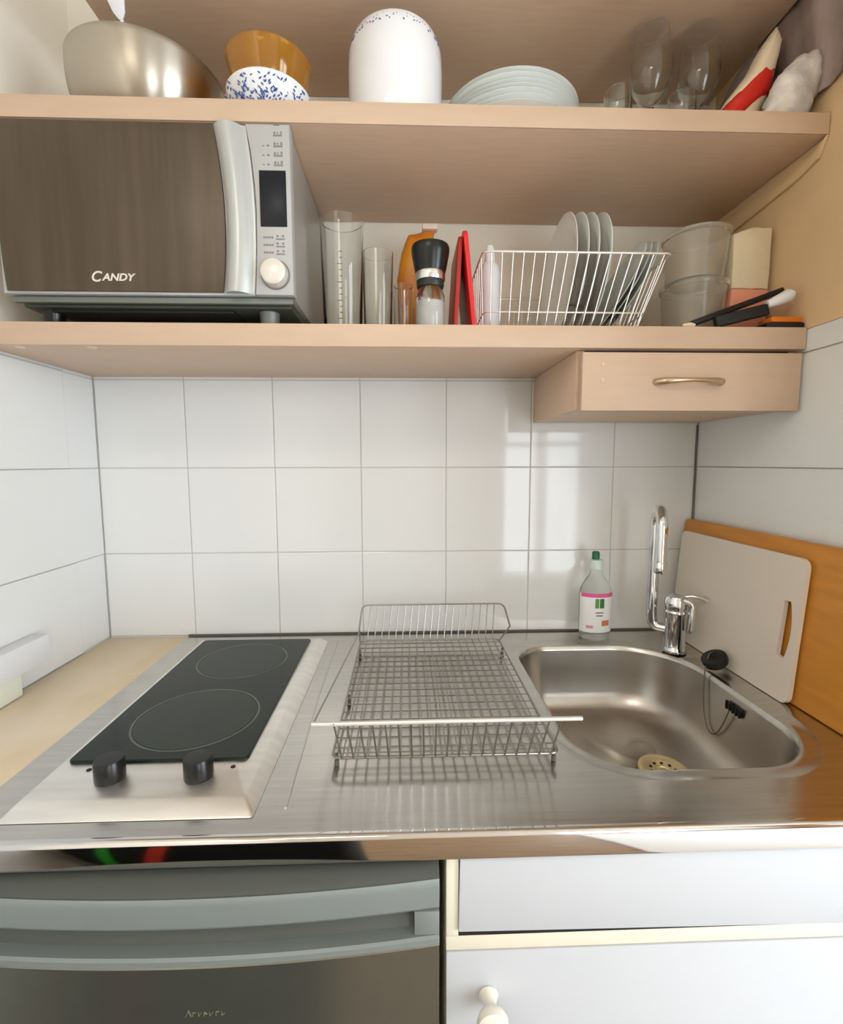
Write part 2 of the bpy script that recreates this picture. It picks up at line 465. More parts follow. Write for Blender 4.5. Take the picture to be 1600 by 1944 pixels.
ang0 = [math.atan2(p.y - dcy, p.x - dcx) for p in last]
R.append([Vector((dcx + .046 * math.cos(a), dcy + .046 * math.sin(a), -.152)) for a in ang0])
R.append([Vector((dcx + .043 * math.cos(a), dcy + .043 * math.sin(a), -.157)) for a in ang0])
skin(bm, R, True)
obj('sink_bowl', bm, STEELB, wt, 60)
# front lip: rounded top edge then an upright polished face
bm = NB()
prof = [(-.6335, 0), (-.6375, .0006), (-.6405, .0002), (-.6425, -.002), (-.643, -.005), (-.643, -.028), (-.6425, -.0305), (-.640, -.031), (-.640, -.004), (-.6335, -.0015)]
prism(bm, prof, 'x', 0.185, 1.3985)
obj('front_lip', bm, LIPM, wt, 50, label='mirror-bright front edge')
bm = box(NB(), 0.185, 0.1865, -0.634, -0.0065, -.03, -0.0005)
obj('side_lip', bm, STEEL, wt, 0)
# raised bead on the left of the drainer
bm = NB()
tube(bm, rounded([(0.545, -.05, -.0008), (0.547, -.30, -.0008), (0.558, -.595, -.0008)], .05), .0022, 8)
obj('pressed_bead', bm, STEEL, wt)
# waste
bm = NB()
lathe(bm, [(0.0, -.1515), (.012, -.1515), (.014, -.1495), (.032, -.1480), (.038, -.1450), (.043, -.1450), (.0445, -.150)], dcx, dcy, 40)
wst = obj('waste_strainer', bm, mat('waste_chrome', col(222, 205, 160), .25, .8), wt)
bm = NB()
for k in range(10):
    a = 2 * PI * k / 10
    cyl(bm, dcx + .022 * math.cos(a), dcy + .022 * math.sin(a), -.1492, -.1482, .0030, 10)
obj('strainer_hole', bm, BLACKM, wst)
# overflow slots on the right wall of the bowl
bm = NB()
for k in range(5):
    y = -.312 - k * .0085
    box(bm, 1.2885, 1.2935, y - .0019, y + .0019, -.040, -.024, .0008)
obj('overflow_slots', bm, BLACKM, wt)

# plug and its cord
pg = thing('sink_plug', (1.322, -.235, 0.0005), 'black rubber sink plug lying on worktop rim right of bowl', 'plug')
lathe_r = rot_about((1.322, -.235, .012), 'Y', -14)
bm = lathe(NB(), [(0, .010), (.018, .010), (.0215, .013), (.0235, .018), (.0240, .024), (.0235, .029), (.020, .032), (.006, .033), (.005, .037), (0, .037)], 1.322, -.235, 32, rot=rot_about((1.322, -.235, .008), 'Y', -28) )
obj('stopper', bm, RUBBER, pg)
bm = NB()
cord = [(1.310, -.235, .036), (1.303, -.236, .034), (1.294, -.240, .010), (1.2885, -.246, -.03), (1.284, -.258, -.075), (1.282, -.272, -.098), (1.2815, -.290, -.104), (1.2825, -.305, -.090), (1.285, -.318, -.060), (1.287, -.325, -.036)]
tube(bm, rounded(cord, .02, 4), .0011, 6)
obj('cord', bm, mat('cord_metal', col(110, 100, 80), .4, .6), pg)

# ================================================================== HOB
hb = thing('electric_hob', (.378, -.33, .0005), 'two-zone electric hob with dark glass and steel frame set in worktop', 'hob')
bm = NB()
h0x, h1x, h0y, h1y = .232, .524, -.610, -.052
def rect(x0, x1, y0, y1): return [(x1, y1), (x0, y1), (x0, y0), (x1, y0)]
def r3(x0, x1, y0, y1, rad, z, seg=4): return [Vector((x, y, z)) for x, y in rrect(x0, x1, y0, y1, (rad,) * 4, seg)]
R = [r3(h0x, h1x, h0y, h1y, .004, .0005), r3(h0x + .002, h1x - .002, h0y + .002, h1y - .002, .004, .0025),
     r3(h0x + .010, h1x - .014, h0y + .022, h1y - .008, .004, .0105), r3(h0x + .013, h1x - .017, h0y + .025, h1y - .011, .004, .0115)]
skin(bm, R, True)
obj('frame', bm, STEELH, hb, 25)
bm = NB()
R = [r3(.251, .489, -.517, -.073, .008, .0112), r3(.251, .489, -.517, -.073, .008, .0148), r3(.2525, .4875, -.5155, -.0745, .007, .0158)]
skin(bm, R, True)
obj('glass_plate', bm, HOBG, hb, 30)
for (cx, cy, r) in [(.3745, -.188, .082), (.377, -.408, .088)]:
    bm = NB()
    lathe(bm, [(0, .01585), (r, .01585), (r, .0163), (0, .0163)], cx, cy, 56)
    z = obj('cooking_zone', bm, ZONE, hb, 30)
    bm = NB()
    lathe(bm, [(r + .0045, .01583), (r + .0045, .01615), (r + .0015, .01640), (r + .0015, .01583)], cx, cy, 56, closed=True)
    obj('zone_ring', bm, ZRING, z, 30)
for kx in (.326, .437):
    bm = NB()
    lathe(bm, [(0, .0116), (.0172, .0116), (.0178, .014), (.0178, .036), (.0165, .0385), (0, .039)], kx, -.548, 36)
    obj('knob', bm, BLACK, hb)
for kx in (.288, .474):
    obj('frame_screw', cyl(NB(), kx, -.530, .0114, .0122, .0032, 14), BLACKM, hb)

# ================================================================== DISH RACK ON DRAINER
def rail_loop(x0, x1, y0, y1, z, r):
    P = rrect(x0, x1, y0, y1, (r,) * 4, 5)
    return [(x, y, z) for x, y in P]
dr = thing('dish_drainer', (.755, -.29, 0.0), 'empty steel wire dish drainer with raised ends on worktop', 'dish rack')
wr = .0012
bm = NB()
tube(bm, rail_loop(.603, .910, -.526, -.098, .018, .012), .0018, 8, True)
NW = 19
for k in range(NW):
    x = .617 + k * (.897 - .617) / (NW - 1)
    tube(bm, [(x, -.525, .018), (x, -.099, .018)], wr, 6)
for k in range(17):
    y = -.112 - k * .0242
    tube(bm, [(.604, y, .0157), (.909, y, .0157)], wr, 6)
tube(bm, [(.604, -.512, .0157), (.909, -.512, .0157)], wr, 6)
obj('floor_grid', bm, WIRE, dr)
# front end: panel of wires slanting outward up to a bright rail
bm = NB()
for k in range(NW):
    x = .617 + k * (.897 - .617) / (NW - 1); xt = .611 + k * (.903 - .611) / (NW - 1)
    tube(bm, [(x, -.520, .018), (x, -.530, .020), (xt, -.556, .083)], wr, 6)
obj('end_panel', bm, WIRE, dr)
bm = NB()
tube(bm, rounded([(.583, -.553, .081), (.757, -.557, .084), (.928, -.557, .084)], .002), .0030, 10)
obj('front_rail', bm, WIREL, dr, label='bright thicker front rail')
bm = NB()
for k in range(NW):
    x = .617 + k * (.897 - .617) / (NW - 1); xt = .625 + k * (.905 - .625) / (NW - 1)
    tube(bm, [(x, -.099, .018), (x, -.092, .019), (xt, -.070, .091)], wr, 6)
tube(bm, rounded([(.598, -.078, .040), (.605, -.070, .091), (.926, -.070, .091), (.940, -.078, .040)], .014), .0019, 8)
obj('end_panel', bm, WIRE, dr)
# long side wires and legs
for sx, xa, xb in ((-1, .598, .584), (1, .940, .926)):
    bm = NB()
    if sx < 0: tube(bm, rounded([(xa, -.078, .040), (xa, -.10, .034), (xb, -.55, .080)], .02), .0012, 8)
    xx = .602 if sx < 0 else .912
    tube(bm, [(xa, -.078, .040), (xx, -.104, .018)], .0015, 8)
    obj('side_wire', bm, WIRE, dr)
for x, y in [(.606, -.150), (.606, -.350), (.608, -.515), (.906, -.515), (.908, -.150)]:
    bm = NB()
    tube(bm, [(x, y, .018), (x, y, .008)], .0017, 8)
    lathe(bm, [(0, .0004), (.0032, .0004), (.0034, .002), (.0030, .008), (0, .009)], x, y, 14)
    obj('foot', bm, SEAL, dr)

# ================================================================== TAP
tp = thing('mixer_tap', (1.286, -.140, 0.0), 'chrome swan-neck mixer tap in back right corner behind sink', 'tap')
bx, by = 1.288, -.138
bm = lathe(NB(), [(0, .0004), (.024, .0004), (.024, .005), (.0225, .009), (.0215, .012), (.0215, .084), (.0225, .086), (.0225, .090), (.0205, .094), (0, .094)], bx, by, 40)
obj('body', bm, CHROME, tp)
bm = NB()
lathe(bm, [(0, .094), (.0225, .094), (.0235, .100), (.0235, .116), (.0200, .123), (.010, .126), (0, .1265)], bx, by, 40)
obj('cartridge_cap', bm, CHROME, tp)
bm = NB()
tube(bm, rounded([(bx + .010, by - .006, .122), (bx + .030, by - .010, .126), (bx + .060, by - .018, .116)], .01), .004, 10, radii=None)
tube(bm, rounded([(bx + .004, by - .018, .118), (bx + .021, by - .026, .112), (bx + .017, by - .026, .050)], .016, 8), .0068, 12)
obj('lever', bm, CHROME, tp)
bm = NB()
sp = [(bx - .012, by + .008, .048), (bx - .036, by + .024, .050), (bx - .040, by + .026, .075), (bx - .040, by + .024, .275)]
path = rounded(sp, .022, 8)
cx0 = Vector((bx - .040, by + .024, .270))
for k in range(1, 17):
    a = PI * k / 16
    h = .036
    d = Vector((-.32, -.95, 0)).normalized()
    path.append(cx0 + d * (h - h * math.cos(a)) + Vector((0, 0, h * math.sin(a) + .005)))
endp = path[-1].copy()
path += [endp + Vector((0, 0, -.03)), endp + Vector((0, 0, -.075))]
tube(bm, path, .0112, 18)
spo = obj('spout', bm, CHROME, tp)
bm = lathe(NB(), [(0, endp.z - .092), (.0105, endp.z - .092), (.0128, endp.z - .088), (.0128, endp.z - .068), (.0112, endp.z - .066)], endp.x, endp.y, 24)
obj('aerator', bm, CHROME, spo)

# ================================================================== DISH SOAP BOTTLE
bt = thing('dish_soap_bottle', (1.143, -.052, 0.0), 'clear dish soap bottle with green-topped cap behind sink', 'bottle')
bx, by = 1.146, -.050
bm = lathe(NB(), [(0, .0008), (.030, .0008), (.0345, .004), (.036, .012), (.037, .05), (.037, .105), (.034, .122), (.024, .140), (.0145, .152), (.0125, .160), (.0125, .166), (0, .166)], bx, by, 44, 1.0, .70)
obj('bottle_body', bm, LIQ, bt)
bm = lathe(NB(), [(.0373, .020), (.0376, .021), (.0376, .109), (.0373, .110)], bx, by, 60, 1.0, .70)
# keep only the front of the label
for f in list(bm.faces):
    if f.calc_center_median().y > by - .004: bm.faces.remove(f)
lb = obj('label', bm, LABELW, bt, label='white paper label with green emblem')
def lab_patch(a0, a1, z0, z1, m, name, r=.0381, parent=lb):
    bm = NB(); nn = 10; V = []
    for j in range(2):
        V.append([bm.verts.new((bx + r * math.sin(a0 + (a1 - a0) * k / nn), by - .70 * r * math.cos(a0 + (a1 - a0) * k / nn), (z0, z1)[j])) for k in range(nn + 1)])
    for k in range(nn): bm.faces.new([V[0][k], V[0][k + 1], V[1][k + 1], V[1][k]])
    return obj(name, bm, m, parent)
lab_patch(-1.25, 1.25, .103, .112, MAGENTA, 'pink_stripe')
lab_patch(-.26, -.02, .078, .100, LGREEN, 'green_emblem')
lab_patch(.02, .30, .078, .100, mat('dark_green_print', col(60, 110, 60), .5), 'green_emblem')
lab_patch(-.22, .26, .066, .069, INK, 'text_line'); lab_patch(-.18, .22, .059, .062, INK, 'text_line')
lab_patch(.16, .72, .036, .049, ORB, 'fruit_print'); lab_patch(-.8, -.35, .030, .037, mat('pink_print_soft', col(216, 150, 160), .5), 'fruit_print')
bm = lathe(NB(), [(0, .166), (.0155, .166), (.0155, .184), (.013, .187), (.006, .188), (0, .188)], bx, by, 32)
cp = obj('cap', bm, mat('cap_white', col(212, 226, 218), .35), bt)
bm = lathe(NB(), [(0, .1882), (.0085, .1882), (.0085, .203), (.006, .206), (0, .206)], bx - .002, by, 24)
obj('spout_tip', bm, GREEN, cp)

# ================================================================== CUTTING BOARDS
def board_outline(y0, y1, z0, z1, r): return rrect(y0, y1, z0, z1, (r,) * 4, 8)
lean = rot_about((1.36, 0, .001), 'Y', 4.0)
bm = prism(NB(), board_outline(-.56, -.008, .0012, .277, .012), 'x', 1.356, 1.374, .003, rot=lean)
solo('bamboo_cutting_board', bm, BAMBOO, 'large bamboo cutting board leaning on right wall behind white board', 'cutting board', origin=(1.365, -.28, .001))
# white board with a crescent hand hole, built as outline plus hole
def white_board():
    bm = NB()
    o = board_outline(-.384, -.026, .0010, .251, .016)
    hole = []
    cy, cz, hh = -.352, .125, .050
    for k in range(13):
        t = -1 + 2 * k / 12
        hole.append((cy - .011 + .002 * (1 - t * t) * -4, cz + hh * t))
    for k in range(13):
        t = 1 - 2 * k / 12
        hole.append((cy + .004 - .001 * t, cz + hh * t * .97))
    from mathutils.geometry import tessellate_polygon
    xa, xb = 1.3425, 1.3505
    tris = tessellate_polygon([[Vector((p[0], p[1], 0)) for p in o], [Vector((p[0], p[1], 0)) for p in hole]])
    allp = o + hole
    A = [bm.verts.new((xa, p[0], p[1])) for p in allp]; B = [bm.verts.new((xb, p[0], p[1])) for p in allp]
    for t in tris:
        for S in (A, B):
            try: bm.faces.new([S[i] for i in t])
            except ValueError: pass
    no = len(o)
    for i in range(no): bm.faces.new([A[i], A[(i + 1) % no], B[(i + 1) % no], B[i]])
    nh = len(hole)
    for i in range(nh): bm.faces.new([A[no + i], A[no + (i + 1) % nh], B[no + (i + 1) % nh], B[no + i]])
    bmesh.ops.transform(bm, matrix=rot_about((1.3505, 0, .001), 'Y', 4.0), verts=bm.verts)
    return bm
solo('plastic_cutting_board', white_board(), WBOARD, 'white plastic cutting board with slot handle leaning on bamboo board', 'cutting board', origin=(1.346, -.2, .001), smooth=30)

# ================================================================== WALL TRUNKING (LEFT)
tk = thing('cable_trunking', (0.0, -.40, .04), 'short white plastic trunking box fixed on left tiled wall', 'trunking')
obj('trunk_cover', box(NB(), .0005, .030, -.62, -.232, .042, .092, .002), WPLAS, tk)
obj('socket_box', box(NB(), .0005, .022, -.40, -.292, -.0, .040, .003), mat('ivory_plastic', col(236, 238, 224), .4), tk)

# ================================================================== SHELVES
s1 = thing('wall_shelf', (.70, -.15, .605), 'lower beech laminate wall shelf carrying microwave and dish basket', 'shelf', 'beech wall shelves')
obj('board', box(NB(), .002, 1.398, -.298, -.002, .605, .642, .0012), LAM, s1)
obj('front_edging', box(NB(), .002, 1.398, -.3005, -.298, .6052, .6418, .0006), LAME, s1)
for x in (.06, .178):
    obj('screw_cap', lathe(NB(), [(0, .6025), (.006, .603), (.0085, .605)], x, -.285, 20), CREAM, s1)
s2 = thing('wall_shelf', (.70, -.16, .943), 'middle beech laminate wall shelf carrying bowls and plates', 'shelf', 'beech wall shelves')
obj('board', box(NB(), .002, 1.398, -.313, -.002, .943, .976, .0012), LAM, s2)
obj('front_edging', box(NB(), .002, 1.398, -.3155, -.313, .9432, .9758, .0006), LAME, s2)
s3 = thing('wall_shelf', (.77, -.15, 1.2), 'top brown shelf board above the bowls, cut by upper frame', 'shelf', 'beech wall shelves')
obj('board', box(NB(), .160, 1.382, -.312, -.002, 1.2, 1.232, .0012), LAM, s3)
obj('front_edging', box(NB(), .160, 1.382, -.3145, -.312, 1.2002, 1.2318, .0006), LAME, s3)

# hanging drawer unit
du = thing('wall_drawer_unit', (1.2, -.15, .50), 'beech drawer unit hung under right end of lower shelf', 'drawer unit')
bm = NB()
box(bm, 1.004, 1.018, -.280, -.002, .5035, .6045, .0008); box(bm, 1.384, 1.398, -.280, -.002, .5035, .6045, .0008)
box(bm, 1.018, 1.384, -.280, -.002, .5035, .512)
obj('carcass', bm, LAM, du)
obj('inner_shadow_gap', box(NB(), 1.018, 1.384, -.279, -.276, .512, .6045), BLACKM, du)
drf = obj('drawer_front', box(NB(), 1.008, 1.394, -.300, -.2825, .4995, .5985, .0012), LAME, du)
bm = NB()
hp = [(1.137, -.3005, .5480), (1.140, -.308, .5482), (1.150, -.3135, .5486), (1.172, -.3175, .5492), (1.194, -.319, .5496), (1.216, -.3175, .5492), (1.238, -.3135, .5486), (1.248, -.308, .5482), (1.251, -.3005, .5480)]
tube(bm, hp, .004, 10, radii=[.0058, .006, .0058, .0042, .0034, .0042, .0058, .006, .0058])
obj('bow_handle', bm, mat('handle_nickel', col(200, 180, 150), .25, .9), drf)
for z in (.578, .552):
    bm = NB(); lathe(bm, [(0, 0), (.003, 0), (.003, .0012), (0, .0012)], 0, 0, 14, rot=Matrix.Translation((1.043, -.3002, z)) @ Matrix.Rotation(PI / 2, 4, 'X'))
    obj('hole_plug', bm, LAM, drf)

# ================================================================== MICROWAVE
mw = thing('microwave_oven', (.29, -.16, .6425), 'silver microwave oven with smoky door glass at left of lower shelf', 'microwave')
MX0, MX1, MZ0, MZ1 = .062, .524, .681, .9405
FY = -.3155
obj('casing', box(NB(), MX0 + .002, MX1 - .002, -.295, -.010, MZ0, MZ1, .004), mat('casing_grey', col(176, 172, 164), .35, .5), mw)
obj('control_panel', prism(NB(), [(.4625, MZ0 + .001), (MX1, MZ0 + .001), (MX1, MZ1), (.455, MZ1), (.462, .90), (.4665, .85), (.468, .81), (.4665, .75)], 'y', FY, -.293, .0022), PANEL, mw)
# door: silver surround, curved glass, pillar handle
obj('door', prism(NB(), [(MX0, MZ0 + .001), (.4615, MZ0 + .001), (.4655, .75), (.467, .81), (.4655, .85), (.461, .90), (.454, MZ1), (MX0, MZ1)], 'y', FY + .004, -.293, .002), SILV, mw)
dp = bpy.data.objects[[o.name for o in mw.children if o.name.startswith('door')][0]]
gl = [(.0725, MZ0 + .0045)]
for k in range(13):
    t = k / 12; z = MZ0 + .0045 + t * (MZ1 - .001 - MZ0 - .0045)
    u = (t - .42)
    gl.append((.4185 - .042 * u * u * 1.0, z))
for k in range(13):
    t = 1 - k / 12; z = MZ0 + .0045 + t * (MZ1 - .001 - MZ0 - .0045)
    u = (t - .42)
    gl.append((.066 - .0 + .03 * max(0, -u) ** 2, z))
gl = gl[1:]
dg = obj('door_glass', prism(NB(), gl, 'y', FY - .001, FY + .0035, .001), DOORG, dp, 30)
# pillar handle: bulging vertical bar that follows the glass curve
bm = NB()
rows = []
for k in range(17):
    t = k / 16; z = MZ0 + .003 + t * (MZ1 - .002 - MZ0 - .003)
    u = t - .42
    xl = .4205 - .042 * u * u; xr = .4625 - .03 * u * u + .003
    rw = []
    for q in range(9):
        s = q / 8
        rw.append(bm.verts.new((xl + (xr - xl) * s, FY + .002 - .013 * math.sin(PI * min(1, s * 1.15 + .02)) ** .8 if s < .86 else FY + .002, z)))
    rows.append(rw)
for a, b in zip(rows, rows[1:]):
    for q in range(8): bm.faces.new([a[q], a[q + 1], b[q + 1], b[q]])
obj('handle', bm, SILV, dp, 50)
# maker's word on the door glass
tm = text_mesh('C', .0225, .0003, .0004, .25); on_front(tm, .203, FY - .0013, .7000)
t2 = text_mesh('ANDY', .0155, .0003, .0004, .25)
bmesh.ops.scale(t2, verts=t2.verts, vec=(1.12, 1, 1)); on_front(t2, .2215, FY - .0013, .7015)
merge(tm, t2); obj('lettering', tm, LETTER, dg, 0)
obj('display', box(NB(), .4745, .5165, FY - .0010, FY + .001, .787, .8715, .0006), DISP, mw)
bm = lathe(NB(), [(0, -.016), (.016, -.016), (.0195, -.0135), (.0205, -.004), (.0215, 0)], 0, 0, 40, rot=Matrix.Translation((.4945, FY - .0002, .7145)) @ Matrix.Rotation(-PI / 2, 4, 'X') @ Matrix.Scale(1, 4))
obj('dial', bm, KNOBM, mw)
bm = lathe(NB(), [(.0215, -.001), (.0235, -.001), (.0235, 0), (.0215, 0)], 0, 0, 40, closed=True, rot=Matrix.Translation((.4955, FY - .0002, .7135)) @ Matrix.Rotation(-PI / 2, 4, 'X'))
obj('dial_ring', bm, GREYM, mw)
# printed legends: small pictograms and lines
legs_bm = [NB(), NB()]
bm = legs_bm[0]
def leg(x, z, w, h=.0012): box(bm, x, x + w, FY - .0006, FY + .0002, z, z + h)
leg(.499, .938, .010)
for i, z in enumerate((.9225, .9065, .8925, .8785)):
    leg(.4985, z, .014, .0022); leg(.499, z + .0035, .003, .003); leg(.504, z + .0038, .002, .002); leg(.5095, z + .0035, .0028, .0035)
    if i > 0:
        leg(.481, z + .001, .003); leg(.488, z + .001, .004, .002)
obj('printed_legend', bm, INK, mw, 0)
bm = legs_bm[1]
for z in (.7685, .7570, .7455):
    leg(.498, z - .001, .014, .0018); leg(.499, z + .003, .003, .003); leg(.508, z + .003, .003, .003)
    for q in range(4): leg(.478 + q * .0042, z + .001, .003, .0026)
obj('printed_legend', bm, INK, mw, 0)
# underside tray and feet
obj('underside_plate', box(NB(), MX0 + .012, MX1 - .010, -.288, -.02, .668, MZ0 - .0002, .003), mat('dark_green_grey', col(70, 76, 66), .4, .4), mw)
bm = NB()
box(bm, MX0 + .05, MX1 - .11, -.279, -.05, .6632, .6682, .0015)
obj('vent_slots', bm, BLACKM, mw)
for x in (.105, .470):
    for y in (-.262, -.045):
        bm = lathe(NB(), [(0, .6425), (.013, .6425), (.015, .646), (.017, .668), (0, .668)], x, y, 24)
        obj('foot', bm, BLACK if x < .3 else GREYM, mw)
obj('front_rail', box(NB(), MX0 + .008, MX1 - .004, -.304, -.296, .6715, .6808, .001), GREYM, mw)

# ================================================================== TOP SHELF THINGS
def hemis(bm, cx, cy, z0, z1, r, th=.0015, base=.35, p=.55, n=56, ripple=0):
    """open bowl: outside profile from base radius to rim, and the inside back down"""
    o = []; N = 14
    for k in range(N + 1):
        t = k / N
        o.append((r * (base + (1 - base) * (1 - (1 - t) ** (1 / p))), z0 + (z1 - z0) * t ** 1.0))
    prof = [(0, z0)] + o + [(r - th * .5, z1 + th * .6)] + [(max(a - th, .001), b + (th if k == 0 else 0)) for k, (a, b) in reversed(list(enumerate(o)))] + [(0, z0 + th)]
    return lathe(bm, prof, cx, cy, n)
bm = hemis(NB(), .242, -.168, .9765, 1.098, .128, .0016, .55, .30)
solo('mixing_bowl', bm, mat('bowl_metal', (.52, .48, .41, 1), .32, 1.0, aniso=.85), 'large brushed steel mixing bowl at left of middle shelf', 'bowl', origin=(.242, -.168, .9765))
# white utensil standing in the steel bowl
bm = NB()
ut = thing('serving_spatula', (.250, -.20, .9795), 'white plastic spatula leaning out over front of steel mixing bowl', 'utensil')
prism(bm, [(-.0125, .09), (-.0135, .024), (-.009, .008), (-.003, 0), (.003, 0), (.009, .008), (.0135, .024), (.0125, .09)], 'y', -.002, .002, .001)
bmesh.ops.transform(bm, matrix=Matrix.Translation((.262, -.2915, 1.103)) @ Matrix.Rotation(math.radians(36), 4, 'X'), verts=bm.verts)
obj('blade', bm, WPLAS, ut)
obj('shaft', tube(NB(), [(.252, -.21, .984), (.262, -.2905, 1.104)], .003, 10), WPLAS, ut)

bm = hemis(NB(), .474, -.234, .9765, 1.031, .070, .003, .48, .5)
bb = thing('patterned_bowl', (.474, -.234, .9765), 'small white china bowl with blue leaf pattern at shelf front', 'bowl')
bb_m = obj('bowl_body', bm, PORC, bb)
bm = NB(); rnd = random.Random(4)
def bowl_r(t, r=.070, base=.48, p=.5): return r * (base + (1 - base) * (1 - (1 - t) ** (1 / p)))
for k in range(260):
    a = rnd.uniform(PI + .05, 2 * PI - .05); t = min(.84, .25 + abs(rnd.gauss(0, .26)))
    z = .9765 + .0545 * t; r0 = bowl_r(t) + .0006
    c = Vector((.474 + r0 * math.cos(a), -.234 + r0 * math.sin(a), z))
    t2 = t + .05; r2 = bowl_r(t2) + .0006
    e = Vector((.474 + r2 * math.cos(a + .06 * rnd.choice((-1, 1))), -.234 + r2 * math.sin(a + .06 * rnd.choice((-1, 1))), z + .0545 * .05))
    tube(bm, [c, (c + e) / 2, e], .0012, 5, radii=[.0006, .0014, .0005])
obj('leaf_pattern', bm, BLUE, bb_m, label='blue leaf decoration')
bm = lathe(NB(), [(0, .9835), (.024, .9835), (.030, .988), (.046, 1.016), (.060, 1.055), (.070, 1.086), (.0715, 1.092), (.070, 1.0935), (.0685, 1.092), (.0675, 1.086), (.0575, 1.055), (.0435, 1.018), (.0275, .991), (0, .9885)], .472, -.222, 56)
solo('amber_bowl', bm, AMBER, 'amber glass bowl nested inside the blue-patterned china bowl', 'bowl', origin=(.472, -.222, .9815))

jr = thing('storage_jar', (.69, -.216, .9765), 'tall white china jar with blue band of marks round its rim', 'jar')
bm = lathe(NB(), [(0, .9765), (.070, .9765), (.076, .980), (.0795, .99), (.0815, 1.03), (.082, 1.08), (.081, 1.108), (.0775, 1.122), (.074, 1.131), (.072, 1.134), (.0695, 1.132), (.070, 1.12), (.074, 1.10), (.076, 1.03), (.072, .985), (0, .982)], .69, -.216, 64)
jb = obj('jar_body', bm, PORC, jr)
bm = NB(); rnd = random.Random(9)
for k in range(44):
    a = PI + PI * (k + .5) / 44
    for q in range(2):
        if rnd.random() < .2: continue
        t = rnd.uniform(0, 1); z = 1.1130 + .0135 * t
        r0 = .0798 - .0052 * t + .0004
        z2 = z + rnd.uniform(-.003, .003); r2 = .0798 - .0052 * (z2 - 1.113) / .0135 + .0004
        da = rnd.uniform(.02, .05)
        A = Vector((.69 + r0 * math.cos(a), -.216 + r0 * math.sin(a), z)); B = Vector((.69 + r2 * math.cos(a + da), -.216 + r2 * math.sin(a + da), z2))
        tube(bm, [A, (A + B) / 2, B], .001, 5, radii=[.0006, .0013, .0006])
obj('rim_marks', bm, mat('cobalt_glaze', col(84, 104, 158), .3), jb, label='blue painted marks')

# stack of plates
def plate_bm(r=.122, th=.0028, h=.017):
    return lathe(NB(), [(0, 0), (.070 * r / .122, 0), (.078 * r / .122, .0015), (.095 * r / .122, .008), (r - .004, h), (r, h + .0015), (r - .001, h + th), (r - .006, h + th - .0002), (.094 * r / .122, .0112), (.074 * r / .122, .0042), (0, .0036)], 0, 0, 64)
NPL = 7
order = ['bottom plate', 'second plate from bottom', 'third plate from bottom', 'middle plate', 'third plate from top', 'second plate from top', 'top plate']
pm = None
for k in range(NPL):
    if pm is None:
        p = obj('dinner_plate', plate_bm(), PORCG, None); pm = p
    else:
        p = pm.copy(); C.objects.link(p)
    p.location = (.900 + .002 * math.sin(k * 2.1), -.182 + .0015 * math.cos(k * 1.7), .9765 + k * .0078)
    setp(p, order[k] + ' of the pale plate stack lying on middle shelf', 'plate', 'pale plates stacked on the middle shelf')

# wine glasses and small glasses
def wine_bm(H=.214, R=.036):
    s = H / .214
    p = [(0, 0), (.031 * s, 0), (.032 * s, .0015), (.028 * s, .003), (.006 * s, .008), (.0038, .014 * s), (.0036, .075 * s), (.007 * s, .084 * s), (.021, .098 * s), (R * .92, .120 * s), (R, .142 * s), (R * .95, .175 * s), (R * .80, H),
         (R * .80 - .0012, H), (R * .95 - .0014, .175 * s), (R - .0014, .142 * s), (R * .92 - .0015, .121 * s), (.019, .100 * s), (.005, .0885 * s), (0, .087 * s)]
    return lathe(NB(), p, 0, 0, 40)
wg = obj('wine_glass', wine_bm(), GLASS); wg.location = (1.158, -.192, .9768)
setp(wg, 'tall clear wine glass nearer the plate stack on middle shelf', 'glass', 'wine glasses')
w2 = wg.copy(); C.objects.link(w2); w2.location = (1.248, -.190, .9768)
setp(w2, 'tall clear wine glass standing beside the red-banded packet', 'glass', 'wine glasses')
def small_bm(H=.10, R=.024):
    p = [(0, 0), (.020, 0), (.021, .0015), (.005, .005), (.0042, .03), (.006, .036), (.017, .046), (R, .065), (R * .97, H), (R * .97 - .0012, H), (R - .0014, .066), (.0155, .048), (0, .040)]
    return lathe(NB(), p, 0, 0, 32)
sm = None
for (x, y, h, lab) in [(1.092, -.205, 1.0, 'small stemmed glass leftmost of the glasses beside plates'), (1.118, -.15, 1.42, 'small stemmed glass behind and left of first wine glass'), (1.205, -.215, .88, 'small stemmed glass standing between the two wine glasses')]:
    if sm is None: g = obj('liqueur_glass', small_bm(), GLASS); sm = g
    else: g = sm.copy(); C.objects.link(g)
    g.location = (x, y, .9768); g.scale = (1, 1, h)
    setp(g, lab, 'glass', 'small stemmed glasses')

# red and cream packet leaning to the right
def bag(bm, poly, y0, y1, bulge=.012, mi=0, nn=10):
    """flat bag: polygon ring in xz lofted to a pillow"""
    cx = sum(p[0] for p in poly) / len(poly); cz = sum(p[1] for p in poly) / len(poly)
    ym = (y0 + y1) / 2
    def loop(s, y): return [Vector((cx + (p[0] - cx) * s, y, cz + (p[1] - cz) * s)) for p in poly]
    R = []
    for s, k in [(.25, 1.0), (.55, .93), (.80, .72), (.95, .35), (1.0, 0), (.95, -.35), (.80, -.72), (.55, -.93), (.25, -1.0)]:
        R.append(loop(s, ym - k * (y1 - y0) / 2))
    vr = [[bm.verts.new(p) for p in r] for r in R]
    for a, b in zip(vr, vr[1:]):
        n = len(a)
        for k in range(n):
            f = bm.faces.new([a[k], a[(k + 1) % n], b[(k + 1) % n], b[k]]); f.material_index = mi
    for e in (vr[0], vr[-1]):
        f = bm.faces.new(e); f.material_index = mi
    return bm
